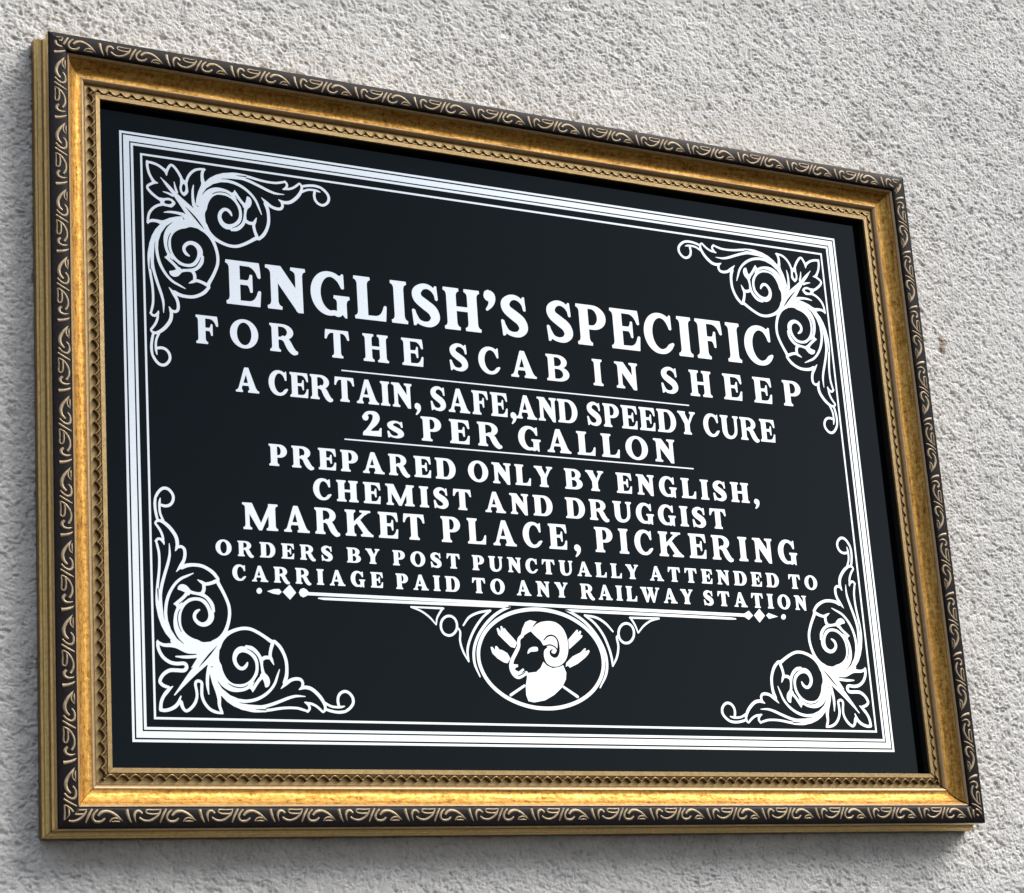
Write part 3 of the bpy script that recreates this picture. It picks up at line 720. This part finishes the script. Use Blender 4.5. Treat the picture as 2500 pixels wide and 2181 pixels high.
PER = 56.35
def scrolls(side, L, phase, flip, dc):
    """raised gilt scrolls on the black face; returns verts, faces"""
    pl = placer(side)
    V, F = [], []
    n0 = int(math.floor((-L-phase)/PER))-1
    for u in range(n0, n0+int(2*L/PER)+4):
        s0 = phase+u*PER
        jit = random.Random(u*7+len(side))
        for st_ in UNIT:
            pts = [(p[0]/10, p[1]/10, p[2]/10) for p in st_]
            c = catmull(pts, n=3)
            ring = []
            for i, q in enumerate(c):
                a = c[max(i-1, 0)]; b = c[min(i+1, len(c)-1)]
                t = np.array([b[0]-a[0], b[1]-a[1]]); t /= max(np.linalg.norm(t), 1e-9)
                nr = (-t[1], t[0])
                hw = max(q[2]*.82, .35)/2
                row = []
                for o, hh in ((-1, -.25), (-.72, .55), (0, 1.0), (.72, .55), (1, -.25)):
                    x, y = q[0]+nr[0]*hw*o, q[1]+nr[1]*hw*o
                    row.append((x, y, hh))
                ring.append((row, hw))
            ok = True
            idx = []
            rows = []
            for row, hw in ring:
                rr = []
                for x, y, hh in row:
                    if flip: s, d = s0-x, dc+y
                    else: s, d = s0+x, dc-y
                    rr.append((s, d, black_z(min(max(d, .4), 15.4)) + hh*min(.8, hw*.7+.15)))
                rows.append(rr)
            # trim at the mitres
            rows = [rr for rr in rows if all(abs(s) < L-d-0.35 for s, d, z in rr)]
            if len(rows) < 2: continue
            o = len(V)
            for rr in rows: V += [pl(*q) for q in rr]
            for i in range(len(rows)-1):
                for k in range(4):
                    F.append((o+i*5+k, o+i*5+k+1, o+i*5+5+k+1, o+i*5+5+k))
            F.append(tuple(o+k for k in range(5))); e = o+(len(rows)-1)*5
            F.append(tuple(e+k for k in range(5))[::-1])
    return V, F

WPER = 9.48
def slip(side, g0, g1, L, phase):
    """pale inner slip with its carved wave and pits; d runs 33.7 .. 46.2"""
    pl = placer(side)
    V, F, MI = [], [], []
    smax = L-33.7
    ns = int(2*smax/(WPER/14))
    cols = 13
    for i in range(ns+1):
        s = -smax+2*smax*i/ns
        ph = (s-phase)/WPER*2*math.pi
        dw = 36.9 + 3.5*abs(math.sin(ph/2))**0.9     # round lobes inwards, cusps outwards (at the phase)
        pit = max(0.0, math.cos(ph))**6
        prof = [(33.7, -13.2), (34.15, -15.0), (dw-.8, -15.1), (dw-.35, -12.7), (dw, -11.75), (dw+.6, -11.55), (dw+1.15, -11.9),
                (min(dw+1.7, 41.7), -12.9-.9*pit), (min(dw+2.4, 41.75), -12.2-1.2*pit), (41.8, -12.15), (42.05, -12.6), (42.4, -12.05), (45.8, -12.2), (46.2, -13.0), (46.2, -14.2)]
        cols = len(prof)
        for d, z in prof:
            lo, hi = -(L-d-g0), (L-d-g1)
            V.append(pl(min(max(s, lo), hi), d, z))
    for i in range(ns):
        for k in range(cols-1):
            F.append((i*cols+k, i*cols+k+1, (i+1)*cols+k+1, (i+1)*cols+k))
            MI.append(1 if k in (2, 6, 9, 10) else 0)  # groove walls and slopes get the painted shade
    return link('carved_slip', V, F, [M_SLIP, M_GROOVE_SHADE], rails[side], MI, 40)

# gaps in the mitres: (start, end) of each rail, running clockwise
GAPS = {'top': (0.22, 0.12), 'right': (0.15, 1.15), 'bottom': (0.30, 0.22), 'left': (0.22, 0.22)}
rails = {}
SCROLL_PH = {'top': (-50.2, 0), 'right': (-9.2-1.0, 0), 'bottom': (97.1, 1), 'left': (14.2, 0)}
WAVE_PH = {'top': -98.6-WPER/4, 'right': -27.3-WPER/4, 'bottom': 134.5, 'left': 37.0-WPER/4}
for side in ('top', 'right', 'bottom', 'left'):
    L = A if side in ('top', 'bottom') else B
    g0, g1 = GAPS[side]
    r = wood_body(side, g0+.1, g1+.1, L)
    rails[side] = r
    band('outer_edge', side, SIDE_P, [M_SIDE, M_EDGE_DARK], r, g0, g1, L, SIDE_M, sharp=50)
    ph, fl = SCROLL_PH[side]
    ev, ef = scrolls(side, L, ph, fl, 8.9 if side != 'left' else 9.4)
    band('black_moulding', side, BLACK_P, [M_BLACK, M_SCROLL], r, g0, g1, L, extra=(ev, ef, 1), sharp=60)
    band('gold_cove', side, COVE_P, [M_GOLD, M_FILLET, M_GROOVE_SHADE], r, g0, g1, L, COVE_M, sharp=38)
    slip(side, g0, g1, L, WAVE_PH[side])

# ---- the black glass
def box(x0, x1, y0, y1, z0, z1):
    V = [P3(x, y, z) for z in (z0, z1) for y in (y0, y1) for x in (x0, x1)]
    F = [(0, 2, 3, 1), (4, 5, 7, 6), (0, 1, 5, 4), (2, 6, 7, 3), (0, 4, 6, 2), (1, 3, 7, 5)]
    return V, F
gv, gf = box(-(A-45.9), A-45.9, -(B-45.9), B-45.9, ZP-3.0, ZP)
glass = link('glass_panel', gv, gf, M_GLASS, sign)

# ---- border lines
X0, X1, Y0, Y1 = -365.2, 352.6, -247.6, 247.8
polys = []
for k, (a, b_) in enumerate([(0, 1.95), (3.25, 8.2), (9.35, 11.45), (17.3, 19.05)]):
    for s_, o in ((1, a), (0, b_)):
        polys.append((s_, [(X0+o, Y0+o), (X1-o, Y0+o), (X1-o, Y1-o), (X0+o, Y1-o)]))
sheet('border_lines', [flatten(polys)], glass)

# ---- lettering, one sheet per printed line
WT = [23.5, 23.5, 25, 26, 27, 27, 26, 28, 28.5]
CD = [1.0, 1.04, 0.96, 1.12, 1.08, 1.08, 1.02, 1.10, 1.07]
for ln, t, c in zip(LINES, WT, CD):
    sheet('lettering', text_line(ln, t, c), glass)
for (x0, y0), (x1, y1) in RULES:
    sheet('ruled_line', [flatten([(1, [(x0, y0-.55), (x1, y1-.55), (x1, y1+.55), (x0, y0+.55)])])], glass)

# ---- corner ornaments: one arm mirrored about the diagonal, four corners
def scaled(layers, fx, fy):
    out = []
    for k, pts in layers:
        q = []
        for p in pts:
            x, y = p[0]/10, p[1]/10
            w = p[2]/10 if len(p) > 2 else None
            q.append(fx(x, y) + ((w,) if w is not None else ()))
        out.append((k, q))
    return out
ident = lambda x, y: (x, y)
swap = lambda x, y: (y*0.915, x*1.077)
def order(l):                                    # whites first, then the black cuts
    return [p for p in l if p[0][0] == 'w'] + [p for p in l if p[0][0] == 'k']
top_layers = order(scaled(ARM, ident, 0) + scaled(ARM, swap, 0)) + scaled(SLIT, ident, 0)
leaf = lambda x, y: (x, y)
armb = ARM[:N_ARM]
bot_layers = order(scaled(armb, ident, 0) + scaled(armb, swap, 0)) + scaled(LEAFB, ident, 0) + scaled(SLITB, ident, 0)
top_sheet = flatten(layers_to_polys(top_layers))
bot_sheet = flatten(layers_to_polys(bot_layers))
for (v, f), ox, oy, sx, sy in ((top_sheet, X0+.3, Y1+.7, 1, -1), (top_sheet, X1+.6, Y1-.4, -1, -1), (bot_sheet, X0-.2, Y0+.9, 1, 1), (bot_sheet, X1-.5, Y0-.5, -1, 1)):
    sheet('corner_ornament', [([(ox+sx*x, oy+sy*y) for x, y in v], f)], glass)

# ---- divider bar, oval medallion, ram
un = lambda l: scaled(l, ident, 0)
sheet('divider_bar', [flatten(layers_to_polys(un(DIV)))], glass)
sheet('oval_medallion', [flatten(layers_to_polys(un(EMB)))], glass)
sheet('ram_emblem', [flatten(layers_to_polys(un(RAM)))], glass)
